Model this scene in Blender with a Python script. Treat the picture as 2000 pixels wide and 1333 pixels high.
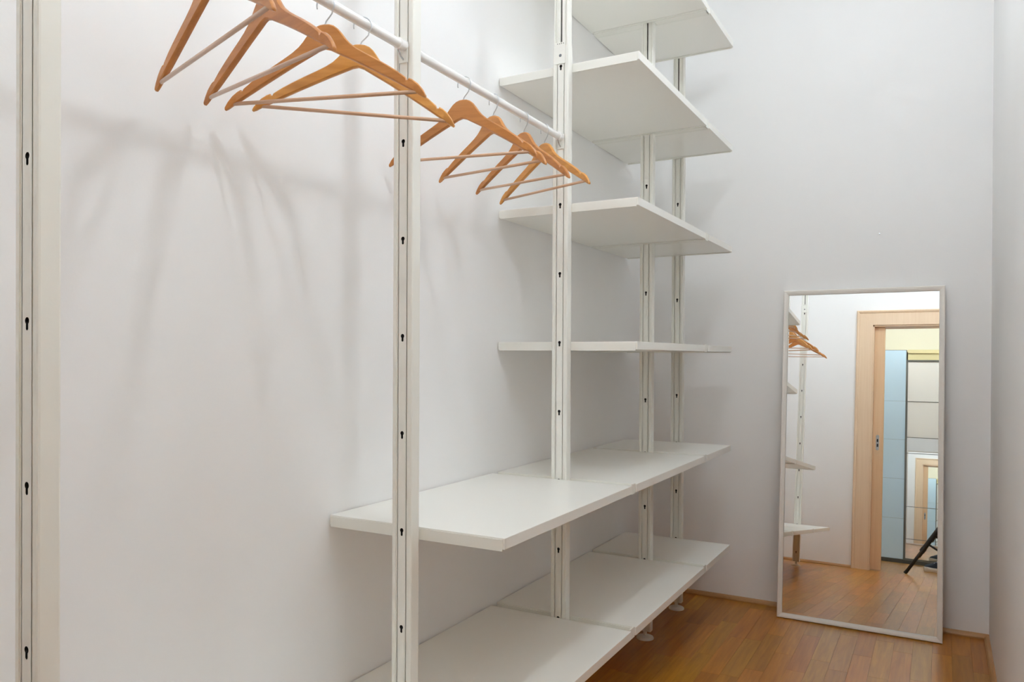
import bpy, bmesh, math, random
from mathutils import Vector, Matrix

for o in list(bpy.data.objects):
    bpy.data.objects.remove(o, do_unlink=True)
SC = bpy.context.scene
COL = SC.collection
random.seed(7)

# ------------------------------------------------------------------ camera
YAW, PITCH, ROLL = 0.5077, -0.0049, 0.0048
CAM = Vector((1.3474, -0.6158, 1.1937))
F_PX, PPY = 1509.1, 703.24
Fv = Vector((-math.sin(YAW)*math.cos(PITCH), math.cos(YAW)*math.cos(PITCH), math.sin(PITCH)))
Rv = Vector((math.cos(YAW), math.sin(YAW), 0))
Uv = Rv.cross(Fv)
R2 = Rv*math.cos(ROLL) + Uv*math.sin(ROLL)
U2 = -Rv*math.sin(ROLL) + Uv*math.cos(ROLL)
cd = bpy.data.cameras.new('camera')
cam = bpy.data.objects.new('camera', cd)
COL.objects.link(cam)
cam.matrix_world = Matrix(((R2.x, U2.x, -Fv.x, CAM.x), (R2.y, U2.y, -Fv.y, CAM.y),
                           (R2.z, U2.z, -Fv.z, CAM.z), (0, 0, 0, 1)))
cd.sensor_fit = 'HORIZONTAL'
cd.sensor_width = 36.0
cd.lens = F_PX/2000.0*36.0
cd.shift_y = (PPY-666.5)/2000.0
cd.clip_start = 0.02
SC.camera = cam

# ------------------------------------------------------------------ world, exposure
w = bpy.data.worlds.new('world'); SC.world = w; w.use_nodes = True
w.node_tree.nodes['Background'].inputs[0].default_value = (0.75, 0.8, 0.9, 1)
w.node_tree.nodes['Background'].inputs[1].default_value = 0.3
SC.view_settings.view_transform = 'Standard'
SC.view_settings.look = 'None'
SC.view_settings.gamma = 1
SC.view_settings.use_curve_mapping = False
SC.view_settings.exposure = 0.65
SC.cycles.max_bounces = 16; SC.cycles.diffuse_bounces = 12; SC.cycles.glossy_bounces = 8
SC.cycles.caustics_reflective = False; SC.cycles.caustics_refractive = False
# lamps of the place (the fixtures that carry them are built further down)
LAMP_POS = (1.12, 0.50, 2.90)      # dressing-room ceiling lamp
LAMP_COL, LAMP_W, LAMP_R = (0.86, 0.945, 1.0), 94.0, 0.036      # colour, radiant watts, globe radius
LAMP2_POS = (1.05, 1.95, 2.95)     # second dressing-room lamp, towards the end wall
LAMP2_W = 44.0
HALL_POS = (1.10, -1.35, 2.92)     # hall ceiling lamp
HALL_COL, HALL_W, HALL_R = (0.97, 1.0, 0.95), 215.0, 0.07

# ------------------------------------------------------------------ materials
def mat(name, col, rough=0.5, metal=0.0, coat=0.0, spec=0.5):
    m = bpy.data.materials.new(name); m.use_nodes = True
    b = m.node_tree.nodes['Principled BSDF']
    b.inputs['Base Color'].default_value = (*col, 1)
    b.inputs['Roughness'].default_value = rough
    b.inputs['Metallic'].default_value = metal
    b.inputs['Specular IOR Level'].default_value = spec
    if coat:
        b.inputs['Coat Weight'].default_value = coat
        b.inputs['Coat Roughness'].default_value = 0.12
    return m
def N(m, t, **k):
    n = m.node_tree.nodes.new(t)
    for a, v in k.items(): setattr(n, a, v)
    return n
def L(m, a, b): m.node_tree.links.new(a, b)
def bumped(m, scale, strength, detail=4, dist=0.002, coord='Object', stretch=(1, 1, 1)):
    b = m.node_tree.nodes['Principled BSDF']
    tc = N(m, 'ShaderNodeTexCoord'); mp = N(m, 'ShaderNodeMapping')
    mp.inputs['Scale'].default_value = stretch
    nz = N(m, 'ShaderNodeTexNoise'); nz.inputs['Scale'].default_value = scale
    nz.inputs['Detail'].default_value = detail
    bp = N(m, 'ShaderNodeBump'); bp.inputs['Strength'].default_value = strength
    bp.inputs['Distance'].default_value = dist
    L(m, tc.outputs[coord], mp.inputs[0]); L(m, mp.outputs[0], nz.inputs['Vector'])
    L(m, nz.outputs['Fac'], bp.inputs['Height']); L(m, bp.outputs[0], b.inputs['Normal'])
    return m
def painted(name, col, var=0.03):
    m = mat(name, col, 0.75, spec=0.25)
    b = m.node_tree.nodes['Principled BSDF']
    tc = N(m, 'ShaderNodeTexCoord')
    nz = N(m, 'ShaderNodeTexNoise'); nz.inputs['Scale'].default_value = 1.7; nz.inputs['Detail'].default_value = 3
    cr = N(m, 'ShaderNodeValToRGB')
    cr.color_ramp.elements[0].position = 0.3; cr.color_ramp.elements[1].position = 0.7
    cr.color_ramp.elements[0].color = (*[c*(1-var) for c in col], 1)
    cr.color_ramp.elements[1].color = (*col, 1)
    L(m, tc.outputs['Object'], nz.inputs['Vector']); L(m, nz.outputs['Fac'], cr.inputs[0])
    L(m, cr.outputs[0], b.inputs['Base Color'])
    n2 = N(m, 'ShaderNodeTexNoise'); n2.inputs['Scale'].default_value = 160; n2.inputs['Detail'].default_value = 4
    bp = N(m, 'ShaderNodeBump'); bp.inputs['Strength'].default_value = 0.12; bp.inputs['Distance'].default_value = 0.001
    L(m, tc.outputs['Object'], n2.inputs['Vector']); L(m, n2.outputs['Fac'], bp.inputs['Height'])
    L(m, bp.outputs[0], b.inputs['Normal'])
    return m
def wood(name, c_dark, c_light, rough=0.35, stretch=(30, 1.5, 30), per_object=0.0, coat=0.0, scale=1.6, coord='Object'):
    """grain running along the axis with the small stretch value"""
    m = mat(name, c_light, rough, coat=coat)
    b = m.node_tree.nodes['Principled BSDF']
    tc = N(m, 'ShaderNodeTexCoord'); mp = N(m, 'ShaderNodeMapping'); mp.inputs['Scale'].default_value = stretch
    oi = N(m, 'ShaderNodeObjectInfo')
    vm = N(m, 'ShaderNodeVectorMath', operation='ADD')
    sc = N(m, 'ShaderNodeMath', operation='MULTIPLY'); sc.inputs[1].default_value = 57.0
    L(m, oi.outputs['Random'], sc.inputs[0])
    L(m, tc.outputs[coord], mp.inputs[0]); L(m, mp.outputs[0], vm.inputs[0]); L(m, sc.outputs[0], vm.inputs[1])
    nz = N(m, 'ShaderNodeTexNoise'); nz.inputs['Scale'].default_value = scale
    nz.inputs['Detail'].default_value = 6; nz.inputs['Roughness'].default_value = 0.6; nz.inputs['Distortion'].default_value = 0.4
    L(m, vm.outputs[0], nz.inputs['Vector'])
    cr = N(m, 'ShaderNodeValToRGB')
    cr.color_ramp.elements[0].position = 0.28; cr.color_ramp.elements[1].position = 0.74
    cr.color_ramp.elements[0].color = (*c_dark, 1); cr.color_ramp.elements[1].color = (*c_light, 1)
    L(m, nz.outputs['Fac'], cr.inputs[0])
    out = cr.outputs[0]
    if per_object:
        hs = N(m, 'ShaderNodeHueSaturation')
        mr = N(m, 'ShaderNodeMapRange')
        mr.inputs['To Min'].default_value = 1-per_object; mr.inputs['To Max'].default_value = 1+per_object
        L(m, oi.outputs['Random'], mr.inputs['Value']); L(m, mr.outputs[0], hs.inputs['Value'])
        # second, independent wobble of the hue
        fr = N(m, 'ShaderNodeMath', operation='MULTIPLY'); fr.inputs[1].default_value = 13.7
        fc = N(m, 'ShaderNodeMath', operation='FRACT')
        m2 = N(m, 'ShaderNodeMapRange'); m2.inputs['To Min'].default_value = 0.49; m2.inputs['To Max'].default_value = 0.508
        L(m, oi.outputs['Random'], fr.inputs[0]); L(m, fr.outputs[0], fc.inputs[0]); L(m, fc.outputs[0], m2.inputs['Value'])
        L(m, m2.outputs[0], hs.inputs['Hue'])
        L(m, out, hs.inputs['Color']); out = hs.outputs[0]
    L(m, out, b.inputs['Base Color'])
    bp = N(m, 'ShaderNodeBump'); bp.inputs['Strength'].default_value = 0.06; bp.inputs['Distance'].default_value = 0.001
    L(m, nz.outputs['Fac'], bp.inputs['Height']); L(m, bp.outputs[0], b.inputs['Normal'])
    return m
def emit(name, col, s):
    m = bpy.data.materials.new(name); m.use_nodes = True
    nt = m.node_tree; nt.nodes.clear()
    e = nt.nodes.new('ShaderNodeEmission'); o = nt.nodes.new('ShaderNodeOutputMaterial')
    e.inputs[0].default_value = (*col, 1); e.inputs[1].default_value = s
    nt.links.new(e.outputs[0], o.inputs[0])
    return m

M_WALL = painted('wall_paint', (0.90, 0.895, 0.895))
M_HALLWALL = painted('hall_wall_paint', (0.89, 0.89, 0.84))
M_CEIL = painted('ceiling_paint', (0.90, 0.90, 0.90))
M_METAL = bumped(mat('white_powder_coat', (0.845, 0.835, 0.78), 0.38), 220, 0.05)
M_BOARD = bumped(mat('white_foil_board', (0.885, 0.87, 0.82), 0.30), 90, 0.03)
M_RAIL = mat('white_lacquered_rail', (0.87, 0.86, 0.85), 0.25)
M_DARK = mat('hole_dark', (0.012, 0.012, 0.011), 0.8)  # near-black: shade inside holes and slots put into the colour; nail shank too
M_STEEL = mat('steel', (0.62, 0.63, 0.65), 0.28, 1.0)
M_SCREW = mat('zinc_screw', (0.22, 0.23, 0.25), 0.5, 0.4)
M_CHROME = mat('satin_chrome', (0.55, 0.56, 0.58), 0.22, 1.0)
M_HANG = [wood('hanger_wood_'+n, d, l, 0.33, (3, 40, 40), coat=0.12)
          for n, d, l in (('red', (0.42, 0.150, 0.032), (0.60, 0.245, 0.058)),
                          ('mid', (0.46, 0.170, 0.032), (0.64, 0.275, 0.068)),
                          ('gold', (0.53, 0.215, 0.038), (0.73, 0.350, 0.085)))]
M_BAR = wood('hanger_bar_wood', (0.56, 0.34, 0.21), (0.70, 0.46, 0.31), 0.4, (3, 40, 40))
M_BARP = wood('hanger_bar_pale_wood', (0.66, 0.48, 0.38), (0.76, 0.60, 0.50), 0.4, (3, 40, 40))
M_FLOOR = wood('parquet_wood', (0.345, 0.130, 0.012), (0.54, 0.235, 0.028), 0.285, (34, 2.2, 34), per_object=0.15)
M_JOINT = mat('parquet_joint', (0.15, 0.06, 0.014), 0.7)
M_SKIRT = wood('skirting_wood', (0.38, 0.19, 0.065), (0.53, 0.29, 0.12), 0.4, (2, 2, 30))
M_DOORW = wood('door_casing_wood', (0.76, 0.56, 0.38), (0.82, 0.63, 0.45), 0.4, (34, 34, 1.2))
M_LEAF = wood('door_leaf_wood', (0.70, 0.46, 0.27), (0.78, 0.54, 0.34), 0.4, (34, 34, 1.2))
M_FRAME = mat('mirror_frame_white', (0.86, 0.82, 0.77), 0.35)
M_MIRROR = mat('mirror_silver', (0.93, 0.94, 0.93), 0.0, 1.0)
M_WMIRROR = mat('wardrobe_mirror_silver', (0.88, 0.90, 0.89), 0.01, 1.0)
M_BLUE = mat('pale_blue_lacquered_glass', (0.56, 0.77, 1.0), 0.08, 0, coat=0.6)
M_WPANEL = mat('white_lacquered_glass', (0.84, 0.85, 0.88), 0.15)
M_ALU = mat('wardrobe_grey_frame', (0.16, 0.17, 0.17), 0.4, 0.3)
M_BEIGE = mat('wardrobe_cream_rail', (0.72, 0.66, 0.40), 0.45)
M_PLINTH = mat('dark_plinth', (0.06, 0.065, 0.065), 0.5)
M_BLACK = mat('tripod_black', (0.015, 0.015, 0.016), 0.45)
M_NAVY = bumped(mat('sneaker_navy_canvas', (0.025, 0.035, 0.06), 0.8), 300, 0.3)
M_SOLE = mat('sneaker_white_rubber', (0.72, 0.70, 0.70), 0.55)
M_OPAL = emit('lamp_opal_glass', LAMP_COL, 12.0)
M_OPAL2 = emit('far_lamp_opal_glass', LAMP_COL, 8.0)
M_OPALH = emit('hall_lamp_opal_glass', HALL_COL, 8.0)

# ------------------------------------------------------------------ mesh helpers
def bx(bm, x0, x1, y0, y1, z0, z1):
    v = [bm.verts.new(p) for p in ((x0, y0, z0), (x1, y0, z0), (x1, y1, z0), (x0, y1, z0),
                                   (x0, y0, z1), (x1, y0, z1), (x1, y1, z1), (x0, y1, z1))]
    for f in ((3, 2, 1, 0), (4, 5, 6, 7), (0, 1, 5, 4), (1, 2, 6, 5), (2, 3, 7, 6), (3, 0, 4, 7)):
        bm.faces.new([v[i] for i in f])
def tube(bm, pts, r, n=10, cap=True):
    pts = [Vector(p) for p in pts]; rings = []
    t0 = (pts[1]-pts[0]).normalized()
    a = Vector((0, 0, 1)) if abs(t0.z) < 0.9 else Vector((1, 0, 0))
    u = t0.cross(a).normalized()
    for i, p in enumerate(pts):
        if i == 0: t = pts[1]-pts[0]
        elif i == len(pts)-1: t = pts[-1]-pts[-2]
        else: t = (pts[i+1]-pts[i]).normalized()+(pts[i]-pts[i-1]).normalized()
        t.normalize(); u = (u-t*u.dot(t)).normalized(); v = t.cross(u)
        rr = r[i] if isinstance(r, (list, tuple)) else r
        rings.append([bm.verts.new(p+(u*math.cos(2*math.pi*k/n)+v*math.sin(2*math.pi*k/n))*rr) for k in range(n)])
    for a_, b_ in zip(rings, rings[1:]):
        for k in range(n): bm.faces.new((a_[k], a_[(k+1) % n], b_[(k+1) % n], b_[k]))
    if cap:
        bm.faces.new(rings[0][::-1]); bm.faces.new(rings[-1])
def prism(bm, outline, fn0, fn1):
    a = [bm.verts.new(fn0(p)) for p in outline]; b = [bm.verts.new(fn1(p)) for p in outline]
    n = len(a)
    bm.faces.new(a[::-1]); bm.faces.new(b)
    for i in range(n): bm.faces.new((a[i], a[(i+1) % n], b[(i+1) % n], b[i]))
def bevel(bm, w_, seg=2, ang=0.6):
    bmesh.ops.recalc_face_normals(bm, faces=bm.faces)
    e = [e for e in bm.edges if len(e.link_faces) == 2 and e.calc_face_angle(0) > ang]
    if e: bmesh.ops.bevel(bm, geom=e, offset=w_, segments=seg, profile=0.5, affect='EDGES', clamp_overlap=True)
def obj(name, bm, m, parent=None, smooth=False, loc=None):
    bmesh.ops.recalc_face_normals(bm, faces=bm.faces)
    me = bpy.data.meshes.new(name); bm.to_mesh(me); bm.free()
    for mm in (m if isinstance(m, (list, tuple)) else [m]): me.materials.append(mm)
    if smooth:
        for p in me.polygons: p.use_smooth = True
        if hasattr(me, 'set_sharp_from_angle'): me.set_sharp_from_angle(angle=0.7)
    o = bpy.data.objects.new(name, me); COL.objects.link(o)
    if parent: o.parent = parent
    if loc: o.location = loc
    return o
def thing(name, label, cat, loc=(0, 0, 0), group=None, rot=(0, 0, 0)):
    o = bpy.data.objects.new(name, None); COL.objects.link(o)
    o.location = loc; o.rotation_euler = rot; o.empty_display_size = 0.05
    o['label'] = label; o['category'] = cat
    if group: o['group'] = group
    return o
def structure(name, bm, m, label=None, cat=None, **k):
    o = obj(name, bm, m, **k); o['kind'] = 'structure'
    if label: o['label'] = label; o['category'] = cat
    return o
def B(): return bmesh.new()

# ------------------------------------------------------------------ room shell
XR, YF, YB, ZC = 1.530, 3.232, -0.572, 3.20      # right wall, far wall, door wall, ceiling
YH = -0.692                                      # hall side of the door wall
DX0, DX1, DZ = 0.748, 1.445, 2.150               # door opening
HX0, HX1, HY = -0.6, 2.7, -2.78                  # hall
bm = B(); bx(bm, -0.12, 0, YB, YF, 0, ZC)
structure('wall_left', bm, M_WALL, 'white painted wall carrying the shelves and hanger shadows', 'wall')
bm = B(); bx(bm, -0.12, XR+0.12, YF, YF+0.12, 0, ZC)
structure('wall_far', bm, M_WALL, 'white end wall behind the leaning mirror', 'wall')
bm = B(); bx(bm, XR, XR+0.12, YB, YF, 0, ZC)
structure('wall_right', bm, M_WALL, 'white side wall at the right edge of the photo', 'wall')
bm = B()
bx(bm, HX0, DX0, YH, YB, 0, ZC); bx(bm, DX1, HX1, YH, YB, 0, ZC); bx(bm, DX0, DX1, YH, YB, DZ, ZC)
structure('wall_door', bm, M_WALL, 'white wall around the doorway seen in the mirror', 'wall')
bm = B(); bx(bm, HX0, HX1, HY-0.12, HY, 0, ZC)
structure('wall_hall_far', bm, M_HALLWALL, 'pale yellow wall above the wardrobe, seen in the mirror', 'wall')
bm = B(); bx(bm, HX0-0.12, HX0, HY-0.12, YB, 0, ZC)
structure('wall_hall_left', bm, M_HALLWALL)
bm = B(); bx(bm, HX1, HX1+0.12, HY-0.12, YB, 0, ZC)
structure('wall_hall_right', bm, M_HALLWALL)
bm = B(); bx(bm, HX0-0.12, HX1+0.12, HY-0.12, YF+0.12, ZC, ZC+0.12)
structure('ceiling', bm, M_CEIL)

# floor: a dark bed with single parquet staves laid on it
bm = B(); bx(bm, HX0-0.12, HX1+0.12, HY-0.12, YF+0.12, -0.08, -0.0012)
floor = structure('floor', bm, M_JOINT, 'glossy brown parquet of short staves under the shelves and mirror', 'floor')
SW, SL, G = 0.0695, 0.425, 0.00022
def stave_mesh(w_, l_):
    bm = B(); bx(bm, G, w_-G, G, l_-G, -0.0012, 0.0)
    bmesh.ops.recalc_face_normals(bm, faces=bm.faces)
    top = [e for e in bm.edges if all(v.co.z > -1e-6 for v in e.verts)]
    bmesh.ops.bevel(bm, geom=top, offset=0.0003, segments=1, affect='EDGES')
    me = bpy.data.meshes.new('parquet_stave'); bm.to_mesh(me); bm.free(); me.materials.append(M_FLOOR)
    return me
cache = {}
rest = B()
rng = random.Random(3)
x = 0.0; row = 0
while x < XR-0.002:
    w_ = min(SW, XR-x)
    y = YB - rng.random()*SL
    while y < YF:
        y0, y1 = max(y, YB), min(y+SL, YF)
        if y1-y0 > 0.01:
            k = (round(w_, 4), round(y1-y0, 3))
            if k not in cache: cache[k] = stave_mesh(w_, y1-y0)
            o = bpy.data.objects.new('parquet_stave', cache[k]); COL.objects.link(o)
            o.parent = floor; o.location = (x, y0, 0)
        y += SL
    x += SW; row += 1
# hall parquet beyond the doorway (only seen reflected): one joined part
x = HX0
while x < HX1-0.002:
    w_ = min(SW, HX1-x); y = HY - rng.random()*SL
    while y < YB:
        y0, y1 = max(y, HY), min(y+SL, YB)
        if y1-y0 > 0.01:
            bx(rest, x+G, x+w_-G, y0+G, y1-G, -0.0012, 0.0)
        y += SL
    x += SW
hs = obj('hall_parquet', rest, M_FLOOR, floor); hs['kind'] = 'stuff'
hs['label'] = 'parquet of the hall beyond the doorway, seen in the mirror'

# quarter-round skirting strips
def skirt(name, x0, x1, y0, y1, along, nx, ny, m=M_SKIRT, label=None):
    """thin wooden quarter round in the corner of floor and wall; (nx,ny) points into the room"""
    h, d = 0.021, 0.018
    prof = [(0, 0), (d, 0), (d, h*0.35), (d*0.75, h*0.75), (d*0.35, h), (0, h)]
    bm = B()
    if along == 'x': prism(bm, prof, lambda p: (x0, y0+ny*p[0], p[1]), lambda p: (x1, y0+ny*p[0], p[1]))
    else: prism(bm, prof, lambda p: (x0+nx*p[0], y0, p[1]), lambda p: (x0+nx*p[0], y1, p[1]))
    structure(name, bm, m, label, 'baseboard' if label else None, smooth=False)
skirt('baseboard_far', 0, XR, YF, YF, 'x', 0, -1, label='thin light wood moulding along the foot of the end wall')
skirt('baseboard_right', XR, XR, YB, YF-0.018, 'y', -1, 0, label='thin wood moulding along the foot of the right wall')
skirt('baseboard_left', 0, 0, YB, YF-0.018, 'y', 1, 0, label='thin wood moulding under the shelves along the left wall')
skirt('baseboard_door', 0.018, 0.613, YB, YB, 'x', 0, 1, label='thin wood moulding left of the door casing, seen in the mirror')

# ------------------------------------------------------------------ doorway (seen in the mirror)
dr = bpy.data.objects.new('door_1', None); COL.objects.link(dr); dr.location = (1.0, YB, 0)
dr['kind'] = 'structure'; dr['label'] = 'light beech sliding door with its casing, reflected in the mirror'; dr['category'] = 'door'
def dobj(name, bm, m, parent=dr, **k):
    bmesh.ops.translate(bm, verts=bm.verts, vec=(-1.0, -YB, 0))
    return obj(name, bm, m, parent, **k)
CZ = 2.284
def casing_prof(s):   # (distance from opening edge, thickness)
    return [(0, 0), (0, 0.012), (0.108, 0.014), (0.112, 0.022), (0.124, 0.027), (0.133, 0.02), (0.135, 0.0)]
for side, ysgn, y0 in (('closet', 1, YB), ('hall', -1, YH)):
    bm = B()
    prism(bm, casing_prof(0), lambda p: (DX0-p[0], y0+ysgn*p[1], 0), lambda p: (DX0-p[0], y0+ysgn*p[1], DZ+p[0]*CZ/CZ))
    dobj('casing_upright', bm, M_DOORW)
    bm = B()
    wr = XR-DX1-0.001 if ysgn == 1 else 0.135
    pr = [(min(p[0], wr), p[1]) for p in casing_prof(0)] if wr > 0.13 else [(0, 0), (0, 0.012), (wr, 0.013), (wr, 0)]
    prism(bm, pr, lambda p: (DX1+p[0], y0+ysgn*p[1], 0), lambda p: (DX1+p[0], y0+ysgn*p[1], DZ+p[0]))
    dobj('casing_upright', bm, M_DOORW)
    bm = B()
    prism(bm, casing_prof(0), lambda p: (DX0-p[0], y0+ysgn*p[1], DZ+p[0]),
          lambda p: (DX1+min(p[0], wr), y0+ysgn*p[1], DZ+p[0]))
    dobj('casing_head', bm, M_DOORW)
# jamb linings (pocket left open in the middle for the leaf)
for nm, a, b_ in (('jamb_lining', YB-0.035, YB), ('jamb_lining', YH, YH+0.035)):
    bm = B(); bx(bm, DX0, DX0+0.012, a, b_, 0, DZ); dobj(nm, bm, M_DOORW)
bm = B(); bx(bm, DX1-0.012, DX1, YH, YB, 0, DZ); dobj('jamb_lining', bm, M_DOORW)
bm = B(); bx(bm, DX0, DX1, YH, YB, DZ-0.012, DZ); dobj('head_lining', bm, M_DOORW)
bm = B(); bx(bm, DX0-0.02, 0.845, YB-0.078, YB-0.040, 0.006, DZ-0.014); bevel(bm, 0.002, 1)
leaf = dobj('door_leaf', bm, M_LEAF); leaf['label'] = 'beech sliding leaf edge with a recessed lock'
hb = B()
out = []
for i in range(24):
    a = 2*math.pi*i/24
    out.append((0.013*math.cos(a), 0.055*math.copysign(1, math.sin(a)) + 0.013*math.sin(a)))
prism(hb, out, lambda p: (0.800+p[0], YB-0.0405, 1.10+p[1]), lambda p: (0.800+p[0], YB-0.0385, 1.10+p[1]))
hd = dobj('lock_plate', hb, M_CHROME, leaf)
for zz in (1.075, 1.118):
    hb = B(); bx(hb, 0.794, 0.806, YB-0.0387, YB-0.0375, zz-0.013, zz+0.013); bevel(hb, 0.0005, 1)
    dobj('lock_recess', hb, M_DARK, leaf)

# ------------------------------------------------------------------ shelving posts
XP = 0.2560
PY = [0.0, 0.84, 1.68, 2.52, 2.96]
HZ0, HS = 0.1087, 0.2252
PW, PD0, PD1 = 0.028, -0.0172, 0.0150       # half width, near face, far face
JZ = 2.205                                # joint between lower and upper profile
def keyhole():
    pts = []
    r, s, h = 0.0050, 0.0028, 0.0130
    a0 = -math.acos(s/r)                 # right end of the slot on the circle
    for i in range(13):
        a = a0 + (math.pi-2*a0)*i/12
        pts.append((r*math.cos(a), 0.004+r*math.sin(a)))
    pts += [(-s, -h+0.006), (-s*0.7, -h+0.0045), (0, -h+0.0038), (s*0.7, -h+0.0045), (s, -h+0.006)]
    return pts
KH = keyhole()
def strip_with_holes(bm, x0, x1, y, zs, z0, z1, ny):
    """flat strip in a plane of constant y with keyholes cut through"""
    vs = [bm.verts.new((x, y, z)) for x, z in ((x0, z0), (x1, z0), (x1, z1), (x0, z1))]
    es = [bm.edges.new((vs[i], vs[(i+1) % 4])) for i in range(4)]
    for hz in zs:
        hv = [bm.verts.new((XP+px, y, hz+pz)) for px, pz in KH]
        es += [bm.edges.new((hv[i], hv[(i+1) % len(hv)])) for i in range(len(hv))]
    bmesh.ops.triangle_fill(bm, use_beauty=True, use_dissolve=False, edges=es, normal=(0, ny, 0))
def cup_mesh():
    bm = B()
    a = [bm.verts.new((px, 0, pz)) for px, pz in KH]; b = [bm.verts.new((px, 0.005, pz)) for px, pz in KH]
    n = len(a)
    for i in range(n): bm.faces.new((a[i], a[(i+1) % n], b[(i+1) % n], b[i]))
    bm.faces.new(b)
    me = bpy.data.meshes.new('keyhole'); bm.to_mesh(me); bm.free(); me.materials.append(M_DARK)
    return me
CUP = cup_mesh()  # shade of the hollow post painted as near-black cups
LIPS = 0.0128      # half width of the central strip
post_info = [
    'tall white post at the left edge of the photo, nearest the doorway',
    'white post at the left end of the desk-height shelf, between the two hanger groups',
    'white post carrying the far end of the clothes rail, standing where the high shelves begin',
    'white post between the wide and the narrow column of shelves',
    'white post farthest back, through the narrow shelves beside the end wall']
zs = [HZ0+HS*n for n in range(0, 10)]
for k, py in enumerate(PY):
    t = thing('shelving_post', post_info[k], 'post', (XP, py, 0), 'floor to ceiling shelving posts')
    def po(name, bm, m, parent=t, **kw):
        bmesh.ops.translate(bm, verts=bm.verts, vec=(-XP, -py, 0)); return obj(name, bm, m, parent, **kw)
    bm = B()
    zb = 0.034
    yn, yf = py+PD0, py+PD1
    # closed outline without the two central strips: two side channels with grooves
    g = 0.0044
    for s in (-1, 1):
        o_ = [(LIPS+g, yn), (PW-0.0035, yn), (PW-0.001, yn+0.001), (PW, yn+0.0035), (PW, yf-0.0035), (PW-0.001, yf-0.001),
              (PW-0.0035, yf), (LIPS+g, yf), (LIPS+g, yf-0.0021), (LIPS, yf-0.0021), (LIPS, yn+0.0021), (LIPS+g, yn+0.0021)]
        if s < 0: o_ = o_[::-1]
        prism(bm, o_, lambda p: (XP+s*p[0], p[1], zb), lambda p: (XP+s*p[0], p[1], JZ))
    strip_with_holes(bm, XP-LIPS, XP+LIPS, yn+0.0012, zs, zb, JZ, -1)
    strip_with_holes(bm, XP-LIPS, XP+LIPS, yf-0.0012, zs, zb, JZ, 1)
    bx(bm, XP-LIPS, XP+LIPS, yn+0.012, yn+0.018, zb, JZ)
    for s in (-1, 1):
        bx(bm, *(sorted((XP+s*LIPS, XP+s*(LIPS-0.0015)))), yn+0.0012, yf-0.0012, zb, JZ)
    po('lower_profile', bm, M_METAL)
    # upper telescoping profile with an open centre slot
    bm = B()
    u = PW-0.0025; sl = 0.0030
    for s in (-1, 1):
        o_ = [(sl, yn+0.004), (0.012, yn+0.004), (0.012, yn+0.0015), (0.0165, yn+0.0015), (0.0165, yn+0.005), (0.019, yn+0.005),
              (0.019, yn+0.0015), (u-0.002, yn+0.0015), (u, yn+0.0035), (u, yf-0.0035), (u-0.002, yf-0.0015), (0.019, yf-0.0015),
              (0.019, yf-0.005), (0.0165, yf-0.005), (0.0165, yf-0.0015), (0.012, yf-0.0015), (0.012, yf-0.004), (sl, yf-0.004)]
        if s < 0: o_ = o_[::-1]
        prism(bm, o_, lambda p: (XP+s*p[0], p[1], JZ-0.001), lambda p: (XP+s*p[0], p[1], ZC-0.02))
    po('upper_profile', bm, M_METAL)
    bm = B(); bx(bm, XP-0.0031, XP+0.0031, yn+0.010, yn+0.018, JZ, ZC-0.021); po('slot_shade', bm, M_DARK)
    bm = B(); bx(bm, XP-0.036, XP+0.036, py-0.030, py+0.026, ZC-0.022, ZC); bevel(bm, 0.003); po('ceiling_plate', bm, M_METAL)
    # joint sleeve with a screw on both faces
    for yy, sg in ((yn, -1), (yf, 1)):
        bm = B()
        a_, b_ = sorted((yy-sg*0.001, yy+sg*0.0012))
        bx(bm, XP-PW+0.004, XP+PW-0.011, a_, b_, 2.147, JZ+0.012); bevel(bm, 0.0006, 1)
        sleeve = po('joint_sleeve', bm, M_METAL)
        bm = B()
        ring = [(0.0052*math.cos(2*math.pi*i/14), 0.0052*math.sin(2*math.pi*i/14)) for i in range(14)]
        prism(bm, ring, lambda p: (XP+p[0]-0.001, yy+sg*0.001, 2.174+p[1]), lambda p: (XP+p[0]*0.8-0.001, yy+sg*0.0028, 2.174+p[1]*0.8))
        po('screw', bm, M_SCREW, sleeve)
        bm = B()
        for i in range(4):
            bx(bm, XP-0.012+i*0.007, XP-0.0095+i*0.007, *(sorted((yy+sg*0.0011, yy+sg*0.0015))), JZ+0.006, JZ+0.0085)
        po('perforation', bm, M_DARK, sleeve)
    # key holes, both faces
    for z in zs:
        for yy, sg in ((yn+0.0012, 1), (yf-0.0012, -1)):
            c = bpy.data.objects.new('keyhole', CUP); COL.objects.link(c); c.parent = t
            c.location = (0, yy-py, z); c.scale = (1, sg, 1)
    # foot
    bm = B(); tube(bm, [(XP, py-0.002, 0.008), (XP, py-0.002, 0.05)], 0.008, 14); po('foot_stem', bm, M_METAL, smooth=True)
    bm = B()
    prof = [(0.0, 0.0), (0.036, 0.0), (0.0365, 0.003), (0.034, 0.008), (0.022, 0.0125), (0.012, 0.0155), (0.0, 0.0155)]
    rings = []
    for r, z in prof:
        rings.append([bm.verts.new((XP+r*math.cos(2*math.pi*i/28), py-0.002+r*math.sin(2*math.pi*i/28), z)) for i in range(28)] if r else
                     [bm.verts.new((XP, py-0.002, z))])
    for a, b in zip(rings, rings[1:]):
        for i in range(28):
            j = (i+1) % 28
            if len(a) == 1: bm.faces.new((a[0], b[j], b[i]))
            elif len(b) == 1: bm.faces.new((a[i], a[j], b[0]))
            else: bm.faces.new((a[i], a[j], b[j], b[i]))
    f_ = po('foot_disc', bm, M_METAL, smooth=True)

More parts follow.
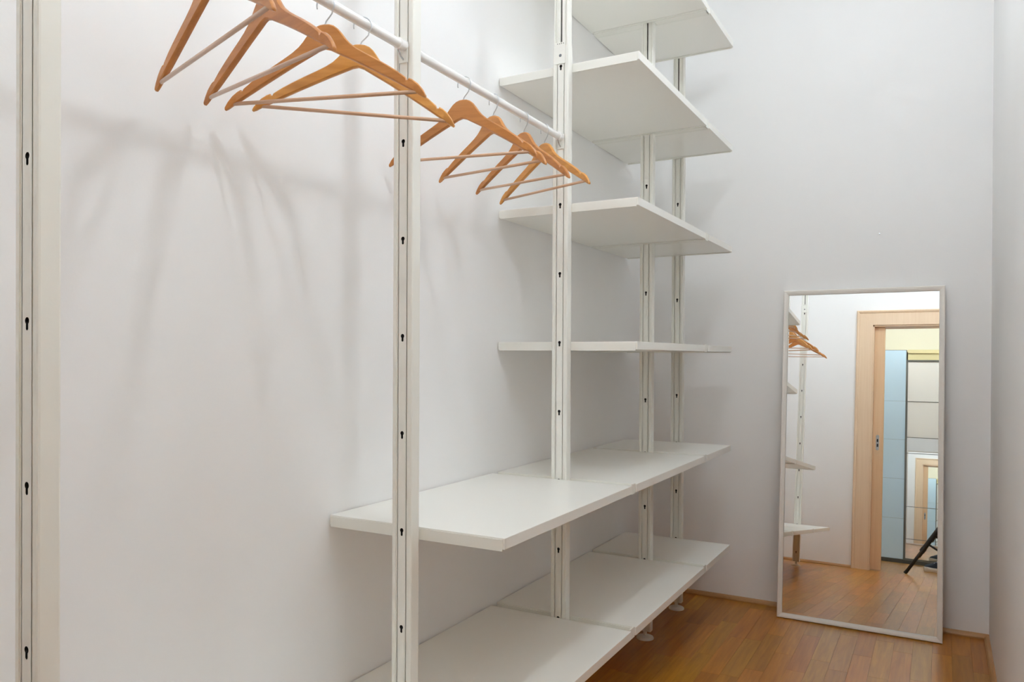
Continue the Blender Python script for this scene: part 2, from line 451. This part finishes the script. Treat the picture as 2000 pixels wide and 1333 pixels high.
# ------------------------------------------------------------------ shelves
T = 0.0255; SD = 0.5104; SG = 0.0180
LV = {'top': 2.6005, 'high': 2.1295, 'mid': 1.671, 'eye': 1.216, 'desk': 0.7665, 'low': 0.3139}
GRP = 'white boards of the open shelving'
WIDE = {'top': 'topmost wide white shelf, cut by the top edge of the photo',
        'high': 'wide white shelf second from the top, its underside above the small hanger group',
        'mid': 'wide white shelf third from the top, just below the hangers',
        'eye': 'wide white shelf seen edge-on at eye height',
        'desk': 'wide white shelf continuing the desk-height surface between second and third tall bays',
        'low': 'middle one of the three lowest white shelves, right above a round foot'}
NARROW = {'top': 'topmost narrow white shelf by the end wall',
          'high': 'narrow white shelf by the end wall, second from the top',
          'mid': 'narrow white shelf by the end wall, third from the top',
          'eye': 'narrow white shelf by the end wall, seen edge-on at eye height',
          'desk': 'narrow white shelf by the end wall at desk height',
          'low': 'lowest narrow white shelf by the end wall'}
def shelf(sec, level, label):
    y0, y1 = PY[sec]+SG, PY[sec+1]-SG; z = LV[level]
    yc = (y0+y1)/2
    t = thing('shelf', label, 'shelf', (0.0045, yc, z), GRP)
    bm = B(); bx(bm, 0, SD-0.0045, y0-yc+0.0022, y1-yc-0.0022, 0, T); bevel(bm, 0.0009, 2)
    obj('board', bm, M_BOARD, t)
    for s in (-1, 1):                    # folded steel end bracket hooked to the post
        bm = B()
        ye = (y0-yc) if s < 0 else (y1-yc)
        a, b = sorted((ye, ye-s*0.002))
        bx(bm, 0.004, SD-0.010, a, b, -0.0035, T-0.0035)
        a, b = sorted((ye-s*0.0018, ye-s*0.014))
        bx(bm, 0.010, SD-0.014, a, b, -0.0022, -0.0004)
        inner = (s < 0 and (sec == 3 or (sec == 2 and level in ('desk', 'low')))) or (s > 0 and (sec in (1, 2) or (sec == 0 and level == 'low'))) or (s < 0 and sec == 1 and level == 'low')
        if inner:                        # trough flange reaching the middle of the joint, notched round the post
            a, b = sorted((ye-s*0.0005, ye+s*0.0176))
            bx(bm, 0.004, XP-0.0045-PW-0.002, a, b, -0.003, -0.0012)
            bx(bm, XP-0.0045+PW+0.002, SD-0.010, a, b, -0.003, -0.0012)
            bx(bm, SD-0.0125, SD-0.008, a, b, -0.003, T+0.003)      # front cap of the joint
        a, b = sorted((ye+s*0.0007, ye-s*0.001))
        br = obj('end_bracket', bm, M_METAL, t)
        bm = B(); bx(bm, XP-0.0045-0.014, XP-0.0045+0.014, a, b, -0.004, T-0.006)
        obj('post_hook', bm, M_METAL, br)
    return t
for lv in ('top', 'high', 'mid', 'eye', 'desk', 'low'):
    shelf(2, lv, WIDE[lv]); shelf(3, lv, NARROW[lv])
shelf(1, 'desk', 'nearest desk-height white shelf, its square front corner in the middle of the photo')
shelf(1, 'low', 'nearest visible of the lowest white shelves, cut by the bottom edge of the photo')
shelf(0, 'low', 'low white shelf beside the nearest post, seen only in the mirror')

# ------------------------------------------------------------------ clothes rails
RZ, RX, RR = 1.907, 0.2579, 0.0108
def rail(sec, label):
    y0, y1 = PY[sec]+PD1, PY[sec+1]+PD0
    t = thing('clothes_rail', label, 'clothes rail', (RX, (y0+y1)/2, RZ), 'white clothes rails')
    h = (y1-y0)/2
    bm = B(); tube(bm, [(0, -h+0.004, 0), (0, h-0.004, 0)], RR, 28); obj('tube', bm, M_RAIL, t, smooth=True)
    for s in (-1, 1):
        bm = B(); tube(bm, [(0, s*(h-0.024), 0), (0, s*(h-0.0225), 0), (0, s*(h-0.001), 0)], [RR+0.0006, RR+0.0026, RR+0.0026], 28)
        so = obj('end_socket', bm, M_RAIL, t, smooth=True)
        bm = B()
        a, b = sorted((s*(h-0.003), s*(h-0.0005)))
        bx(bm, -0.012, 0.012, a, b, -0.038, 0.010); bevel(bm, 0.0008, 1)
        obj('bracket_plate', bm, M_METAL, t)
        bm = B()
        tube(bm, [(0, s*(h-0.002), -0.031), (0, s*(h-0.012), -0.026), (0, s*(h-0.020), -0.0155), (0, s*(h-0.022), -0.012)], 0.0022, 8)
        obj('support_clip', bm, M_CHROME, t, smooth=True)
    return t
rail(0, 'white clothes rail at the top, holding the nearest four hangers')
rail(1, 'white clothes rail between the two middle posts, holding the farther four hangers')

# ------------------------------------------------------------------ hangers
HW = 0.2223
def hanger_outline():
    # right half, from the top centre to the tip and back underneath; u to the side, w down from the rail centre
    top = [(0.0, -0.0475), (0.010, -0.0482), (0.020, -0.0515), (0.029, -0.058), (0.037, -0.067), (0.046, -0.0785),
           (0.056, -0.089), (0.070, -0.0995), (0.090, -0.1115), (0.115, -0.1255), (0.140, -0.1405), (0.160, -0.1535), (0.1775, -0.1665),
           (0.1800, -0.1725), (0.1835, -0.1725), (0.1850, -0.1690), (0.1925, -0.1725), (0.2040, -0.1810), (0.2140, -0.1925), (0.2200, -0.2030), (HW, -0.2075)]
    bot = [(0.2195, -0.2100), (0.2120, -0.2065), (0.1980, -0.1975), (0.180, -0.1875), (0.150, -0.1705), (0.120, -0.154), (0.090, -0.138),
           (0.060, -0.1225), (0.030, -0.108), (0.012, -0.0992), (0.0, -0.096)]
    return top, bot
def hanger_body_mesh(m):
    top, bot = hanger_outline()
    bm = B()
    bow = -0.0076; th = 0.0062
    def y_of(u): return bow*(abs(u)/HW)**2
    # sample matched columns along the arm so the body can be crowned across its thickness
    def interp(poly, u):
        for (a, za), (b, zb) in zip(poly, poly[1:]):
            if a <= u <= b and b > a: return za+(zb-za)*(u-a)/(b-a)
        return poly[-1][1]
    botr = bot[::-1]
    us = sorted(set([p[0] for p in top if p[0] <= 0.2195] + [p[0] for p in botr if p[0] <= 0.2195]))
    us = [u for i, u in enumerate(us) if i == 0 or u-us[i-1] > 0.0011]
    full = [-u for u in us[::-1] if u > 0]+us
    cols = []
    for u in full:
        a = abs(u); zt = interp(top, a); zb = interp(botr, a)
        if a > 0.2185: zt, zb = -0.2020, -0.2098
        thk = th*(1.0 if a < 0.17 else 1.0-0.35*(a-0.17)/0.05)
        yc = y_of(u); c = 0.0028
        c = min(c, (zt-zb)*0.3)
        prof = [(-0.55*thk, zt), (0.55*thk, zt), (thk, zt-c), (thk, zb+c), (0.55*thk, zb), (-0.55*thk, zb), (-thk, zb+c), (-thk, zt-c)]
        cols.append([bm.verts.new((u, yc+py, pz)) for py, pz in prof])
    for A, Bc in zip(cols, cols[1:]):
        for i in range(8): bm.faces.new((A[i], Bc[i], Bc[(i+1) % 8], A[(i+1) % 8]))
    for c_, sgn in ((cols[0], -1), (cols[-1], 1)):
        u = sgn*HW; v = bm.verts.new((u, y_of(u), -0.2070))
        for i in range(8): bm.faces.new((c_[i], c_[(i+1) % 8], v))
    bmesh.ops.recalc_face_normals(bm, faces=bm.faces)
    me = bpy.data.meshes.new('hanger_body'); bm.to_mesh(me); bm.free(); me.materials.append(m)
    for p in me.polygons: p.use_smooth = True
    me.set_sharp_from_angle(angle=0.75)
    return me
bodies = [hanger_body_mesh(m) for m in M_HANG]
bm = B()
yb_ = -0.0076*(0.2/HW)**2
tube(bm, [(-0.2035, yb_, -0.1965), (0.2035, yb_, -0.1965)], 0.0040, 12)
bar_me = bpy.data.meshes.new('trouser_bar'); bmesh.ops.recalc_face_normals(bm, faces=bm.faces); bm.to_mesh(bar_me); bm.free(); bar_me.materials.append(M_BAR)
for p in bar_me.polygons: p.use_smooth = True
bar_pale = bar_me.copy(); bar_pale.materials[0] = M_BARP
# wire hook: stem, swing out to +u, over the rail, curled end on the -u side
bm = B()
hr = 0.0195; hc = RR+0.0014-hr
pts = [(0, 0, -0.056), (0, 0, -0.045), (0.002, 0, -0.040), (0.008, 0, -0.0335), (0.0145, 0, hc-0.0185)]
for i in range(0, 25):
    a = math.radians(-38+i*(238/24.0))
    pts.append((hr*math.cos(a), 0, hc+hr*math.sin(a)))
tube(bm, pts, 0.0014, 8)
hook_me = bpy.data.meshes.new('wire_hook'); bmesh.ops.recalc_face_normals(bm, faces=bm.faces); bm.to_mesh(hook_me); bm.free(); hook_me.materials.append(M_STEEL)
for p in hook_me.polygons: p.use_smooth = True
bm = B(); tube(bm, [(0, 0, -0.051), (0, 0, -0.0465)], [0.0042, 0.0028], 12)
fer_me = bpy.data.meshes.new('ferrule'); bmesh.ops.recalc_face_normals(bm, faces=bm.faces); bm.to_mesh(fer_me); bm.free(); fer_me.materials.append(M_STEEL)

G1, G2 = 'wooden hangers on the near rail', 'wooden hangers on the far rail'
HANGERS = [
    (0.2841, -0.2627, 0.0383, 0, G1, 'leftmost wooden hanger, its head and hook above the top edge of the photo'),
    (0.4100, -0.2192, -0.0051, 0, G1, 'second wooden hanger from the left, its head cut by the top edge of the photo'),
    (0.5634, 0.2640, -0.0147, 1, G1, 'third wooden hanger from the left, its notched right end overlapping the post'),
    (0.6780, 0.4312, -0.0959, 2, G1, 'golden wooden hanger swung widest, its right tip past the front of the post'),
    (1.0807, 0.0479, -0.0447, 0, G2, 'reddish wooden hanger hanging just behind the post, first of the far group'),
    (1.2319, -0.3018, -0.0527, 1, G2, 'second wooden hanger of the far group, behind the reddish one'),
    (1.4109, -0.3967, -0.0588, 0, G2, 'third wooden hanger of the far group, second from its right end'),
    (1.5463, -0.4200, -0.0198, 2, G2, 'rightmost wooden hanger, nearest the third post and the high shelves')]
for y, ph, tl, mi, grp, lab in HANGERS:
    t = thing('coat_hanger', lab, 'hanger', (RX, y, RZ), grp)
    # turn about the vertical and a small swing within its own plane
    t.rotation_mode = 'QUATERNION'
    t.rotation_quaternion = (Matrix.Rotation(ph, 4, 'Z') @ Matrix.Rotation(-tl, 4, 'Y')).to_quaternion()
    for nm, me in (('hanger_body', bodies[mi]), ('trouser_bar', bar_pale if y < 0.5 else bar_me), ('wire_hook', hook_me), ('ferrule', fer_me)):
        o = bpy.data.objects.new(nm, me); COL.objects.link(o); o.parent = t

# ------------------------------------------------------------------ leaning mirror
PSI, TAU, MY = 0.00744, 0.08687, 3.0771
MX0, MX1, ML = 0.6925, 1.3575, 1.512
# local frame: x along the width, y = into the wall (normal away from the viewer), z up the glass
mt = thing('leaning_mirror', 'tall white-framed mirror leaning on the end wall beside the shelves', 'mirror',
           ((MX0+MX1)/2, MY, 0.0))
mt.rotation_mode = 'QUATERNION'
mt.rotation_quaternion = (Matrix.Rotation(-PSI, 4, 'Z') @ Matrix.Rotation(-TAU, 4, 'X')).to_quaternion()
hw = (MX1-MX0)/2; FWd = 0.0215; FB, FF = 0.016, -0.011
z0 = 0.0015
bm = B(); bx(bm, -hw+0.012, hw-0.012, 0.0, 0.004, z0+0.012, ML-0.012); obj('mirror_glass', bm, M_MIRROR, mt)
bm = B(); bx(bm, -hw+0.006, hw-0.006, 0.005, 0.010, z0+0.006, ML-0.006); obj('back_board', bm, mat('hardboard', (0.3, 0.2, 0.12), 0.8), mt)
def frame_piece(a, b, along):
    bm = B()
    pr = [(0, FB), (0, FF+0.003), (0.003, FF), (0.010, FF+0.001), (FWd-0.001, FF+0.005), (FWd, FF+0.007), (FWd, -0.0008), (0.010, -0.0008), (0.010, FB)]
    if along == 'v':
        s = a
        prism(bm, pr, lambda p: (s*(hw-p[0]), p[1], z0+p[0]), lambda p: (s*(hw-p[0]), p[1], ML-p[0]))
    else:
        zb_, s = a, b
        prism(bm, pr, lambda p: (-hw+p[0], p[1], zb_+s*p[0]), lambda p: (hw-p[0], p[1], zb_+s*p[0]))
    obj('frame_rail', bm, M_FRAME, mt)
frame_piece(-1, 0, 'v'); frame_piece(1, 0, 'v'); frame_piece(z0, 1, 'h'); frame_piece(ML, -1, 'h')

# small wall nail above the mirror
def bp_far(px, py):
    d = Fv + R2*((px-1000)/F_PX) - U2*((py-PPY)/F_PX)
    return CAM + d*((YF-CAM.y)/d.y)
np_ = bp_far(1718, 458)
t = thing('wall_nail', 'tiny dark nail in the end wall above the mirror', 'nail', np_)
bm = B(); tube(bm, [(0, 0.003, -0.001), (0, -0.009, 0.002)], 0.0013, 8); obj('shank', bm, M_DARK, t)
bm = B(); tube(bm, [(0, -0.009, 0.002), (0, -0.0105, 0.0023)], 0.0028, 10); obj('nail_head', bm, M_CHROME, t)

# ------------------------------------------------------------------ ceiling lamps
def lamp(pos, r, m, label, watts, col):
    t = thing('ceiling_lamp', label, 'lamp', (pos[0], pos[1], ZC))
    d = ZC-pos[2]
    bm = B(); tube(bm, [(0, 0, 0), (0, 0, -0.018), (0, 0, -0.024)], [0.055, 0.055, 0.045], 32); obj('ceiling_rose', bm, M_METAL, t, smooth=True)
    bm = B(); tube(bm, [(0, 0, -0.02), (0, 0, -d+r+0.03)], 0.006, 12); obj('stem', bm, M_METAL, t, smooth=True)
    bm = B(); tube(bm, [(0, 0, -d+r+0.035), (0, 0, -d+r+0.03), (0, 0, -d+r-0.006)], [0.012, 0.026, 0.026], 24); obj('lamp_holder', bm, M_METAL, t, smooth=True)
    bm = B(); bmesh.ops.create_uvsphere(bm, u_segments=32, v_segments=16, radius=r, matrix=Matrix.Translation((0, 0, -d)))
    obj('opal_globe', bm, m, t, smooth=True)
    ld = bpy.data.lights.new('bulb', 'POINT'); ld.energy = watts; ld.color = col; ld.shadow_soft_size = r+0.003
    lo = bpy.data.objects.new('bulb', ld); COL.objects.link(lo); lo.parent = t; lo.location = (0, 0, -d)
lamp(LAMP_POS, LAMP_R, M_OPAL, 'round white ceiling globe lamp of the dressing room, above the photo', LAMP_W, LAMP_COL)
lamp(LAMP2_POS, LAMP_R, M_OPAL2, 'second globe lamp of the dressing room, over the mirror end', LAMP2_W, LAMP_COL)
lamp(HALL_POS, HALL_R, M_OPALH, 'round warm globe lamp of the hall, behind the camera', HALL_W, HALL_COL)

# ------------------------------------------------------------------ hall wardrobe (seen in the mirror)
WY = -2.10
wt = thing('sliding_wardrobe', 'wardrobe with pale blue and mirrored sliding doors, reflected in the mirror', 'wardrobe', (1.1, WY, 0))
def wo(name, bm, m, parent=wt, **k):
    bmesh.ops.translate(bm, verts=bm.verts, vec=(-1.1, -WY, 0)); return obj(name, bm, m, parent, **k)
WX0, WX1, WT = 0.16, 1.86, 2.207
bm = B()
bx(bm, WX0-0.02, WX0, HY+0.02, WY+0.005, 0, WT); bx(bm, WX1, WX1+0.02, HY+0.02, WY+0.005, 0, WT)
bx(bm, WX0, WX1, HY+0.02, WY-0.03, WT-0.02, WT); bx(bm, WX0, WX1, HY+0.02, HY+0.03, 0.03, WT-0.02)
wo('carcass', bm, M_BEIGE)
bm = B(); bx(bm, WX0, WX1, WY-0.05, WY+0.012, 0, 0.036); bevel(bm, 0.002, 1); wo('plinth', bm, M_PLINTH)
bm = B(); bx(bm, 0.955, WX1, WY-0.03, WY-0.004, 2.100, WT); bx(bm, 0.955, WX1, WY-0.004, WY+0.010, 2.170, WT); wo('top_rail', bm, M_BEIGE)
# blue glass door: stacked panels with hairline joints
bd = B(); bx(bd, WX0, 0.945, WY-0.022, WY-0.006, 0.037, WT); blue = wo('blue_door', bd, M_ALU)
zz = [0.040, 0.446, 0.850, 1.255, 1.660, WT-0.004]
for a, b in zip(zz, zz[1:]):
    bm = B(); bx(bm, WX0+0.004, 0.939, WY-0.006, WY, a, b-0.0015); bevel(bm, 0.0006, 1); wo('glass_panel', bm, M_BLUE, blue)
# mirrored door
bm = B()
for x0_, x1_ in ((0.941, 0.958), (WX1-0.02, WX1)): bx(bm, x0_, x1_, WY-0.02, WY+0.008, 0.037, 2.098)
bx(bm, 0.958, WX1-0.02, WY-0.02, WY+0.008, 2.080, 2.098); bx(bm, 0.958, WX1-0.02, WY-0.02, WY+0.008, 0.037, 0.052)
md = wo('mirror_door', bm, M_ALU)
zr = [0.052, 0.248, 0.573, 1.118, 1.282, 1.657, 2.080]
for a, b in zip(zr, zr[1:]):
    bm = B(); bx(bm, 0.958, WX1-0.02, WY-0.004, WY, a+0.003, b-0.003); wo('mirror_panel' if a < 1.2 else 'white_panel', bm, M_WMIRROR if a < 1.2 else M_WPANEL, md)
for a in zr[1:-1]:
    bm = B(); bx(bm, 0.958, WX1-0.02, WY-0.004, WY+0.004, a-0.003, a+0.003); wo('glazing_bar', bm, M_ALU, md)

# ------------------------------------------------------------------ tripod standing in the doorway
AP = Vector((1.365, -0.655, 0.54))
tp = thing('camera_tripod', 'black tripod standing in the doorway, its leg reflected at the mirror edge', 'tripod', (AP.x, AP.y, 0))
def to(name, bm, m, parent=tp, **k):
    bmesh.ops.translate(bm, verts=bm.verts, vec=(-AP.x, -AP.y, 0)); return obj(name, bm, m, parent, **k)
feet = [Vector((1.028, -0.668, 0.0)), Vector((1.50, -0.93, 0.0)), Vector((1.49, -0.40, 0.0))]
for f in feet:
    top = AP + (f-AP).normalized()*0.0
    d = (f-AP)
    bm = B(); tube(bm, [AP+d*0.03, AP+d*0.62], 0.0190, 12)
    leg = to('leg', bm, M_BLACK, smooth=True)
    bm = B(); tube(bm, [AP+d*0.60, AP+d*0.97], 0.0135, 12); to('lower_leg', bm, M_BLACK, leg, smooth=True)
    bm = B(); tube(bm, [AP+d*0.955, f+Vector((0, 0, 0.004))], [0.0145, 0.015], 12); to('rubber_foot', bm, M_BLACK, leg, smooth=True)
    bm = B(); tube(bm, [AP+d*0.57, AP+d*0.63], 0.022, 12); to('leg_clamp', bm, M_BLACK, leg, smooth=True)
    for fr, zc in ((0.50, 0.17), (0.36, 0.27)):
        bm = B(); tube(bm, [AP+d*fr, (AP.x, AP.y, zc)], 0.0085, 8); to('brace', bm, M_BLACK)
bm = B(); tube(bm, [(AP.x, AP.y, 0.15), (AP.x, AP.y, 0.98)], 0.0125, 14); to('centre_column', bm, M_BLACK, smooth=True)
bm = B(); tube(bm, [(AP.x, AP.y, 0.50), (AP.x, AP.y, 0.51), (AP.x, AP.y, 0.57), (AP.x, AP.y, 0.585)], [0.028, 0.036, 0.036, 0.026], 20); to('collar', bm, M_BLACK, smooth=True)
bm = B(); tube(bm, [(AP.x, AP.y, 0.98), (AP.x, AP.y, 0.99), (AP.x, AP.y, 1.03), (AP.x, AP.y, 1.045)], [0.02, 0.026, 0.026, 0.02], 20); to('head', bm, M_BLACK, smooth=True)

# ------------------------------------------------------------------ sneaker behind the tripod
sn = thing('sneaker', 'navy sneaker with a thick white sole on the hall floor, reflected beside the tripod leg', 'shoe', (1.29, -1.27, 0))
def shoe_outline(sc_, e=0.0):
    pts = []
    for i in range(28):
        a = 2*math.pi*i/28
        u = math.cos(a); v = math.sin(a)
        wdt = 0.040 + 0.010*max(0, -u) - 0.006*max(0, u)
        pts.append(((0.140+e)*math.copysign(abs(u)**0.85, u)*sc_, (wdt+e)*math.copysign(abs(v)**0.8, v)*sc_))
    return pts
bm = B()
rg = []
for z, s, e in ((0.001, 1, -0.004), (0.006, 1, 0.0), (0.030, 1, 0.002), (0.038, 1, 0.0)):
    rg.append([bm.verts.new((x_, y_, z + (0.006 if x_ < -0.11 else 0)*(z > 0.003))) for x_, y_ in shoe_outline(s, e)])
for a, b in zip(rg, rg[1:]):
    for i in range(28): bm.faces.new((a[i], a[(i+1) % 28], b[(i+1) % 28], b[i]))
bm.faces.new(rg[0][::-1]); bm.faces.new(rg[-1]); obj('sole', bm, M_SOLE, sn, smooth=True)
bm = B(); rg = []
NZ = 7
for k in range(NZ):
    q = k/(NZ-1)
    ring = []
    for x_, y_ in shoe_outline(1, -0.003):
        # height of the upper depends on the place along the shoe: low toe (-x), high ankle (+x)
        tt = max(0, min(1, (x_+0.13)/0.17)); H = 0.030+0.062*tt*tt*(3-2*tt)
        shr = 1-0.45*q**1.6
        cx_ = 0.045*q**1.5
        ring.append(bm.verts.new((cx_+(x_-cx_)*(1-0.18*q**2) if x_ < 0.05 else x_-0.02*q, y_*shr, 0.038+H*q)))
    rg.append(ring)
for a, b in zip(rg, rg[1:]):
    for i in range(28): bm.faces.new((a[i], a[(i+1) % 28], b[(i+1) % 28], b[i]))
bm.faces.new(rg[-1]); obj('upper', bm, M_NAVY, sn, smooth=True)
for i in range(4):
    x_ = -0.055+i*0.022
    bm = B(); tube(bm, [(x_, -0.022, 0.082+i*0.014), (x_+0.004, 0, 0.090+i*0.014), (x_, 0.022, 0.082+i*0.014)], 0.0028, 8)
    obj('lace', bm, M_SOLE, sn, smooth=True)
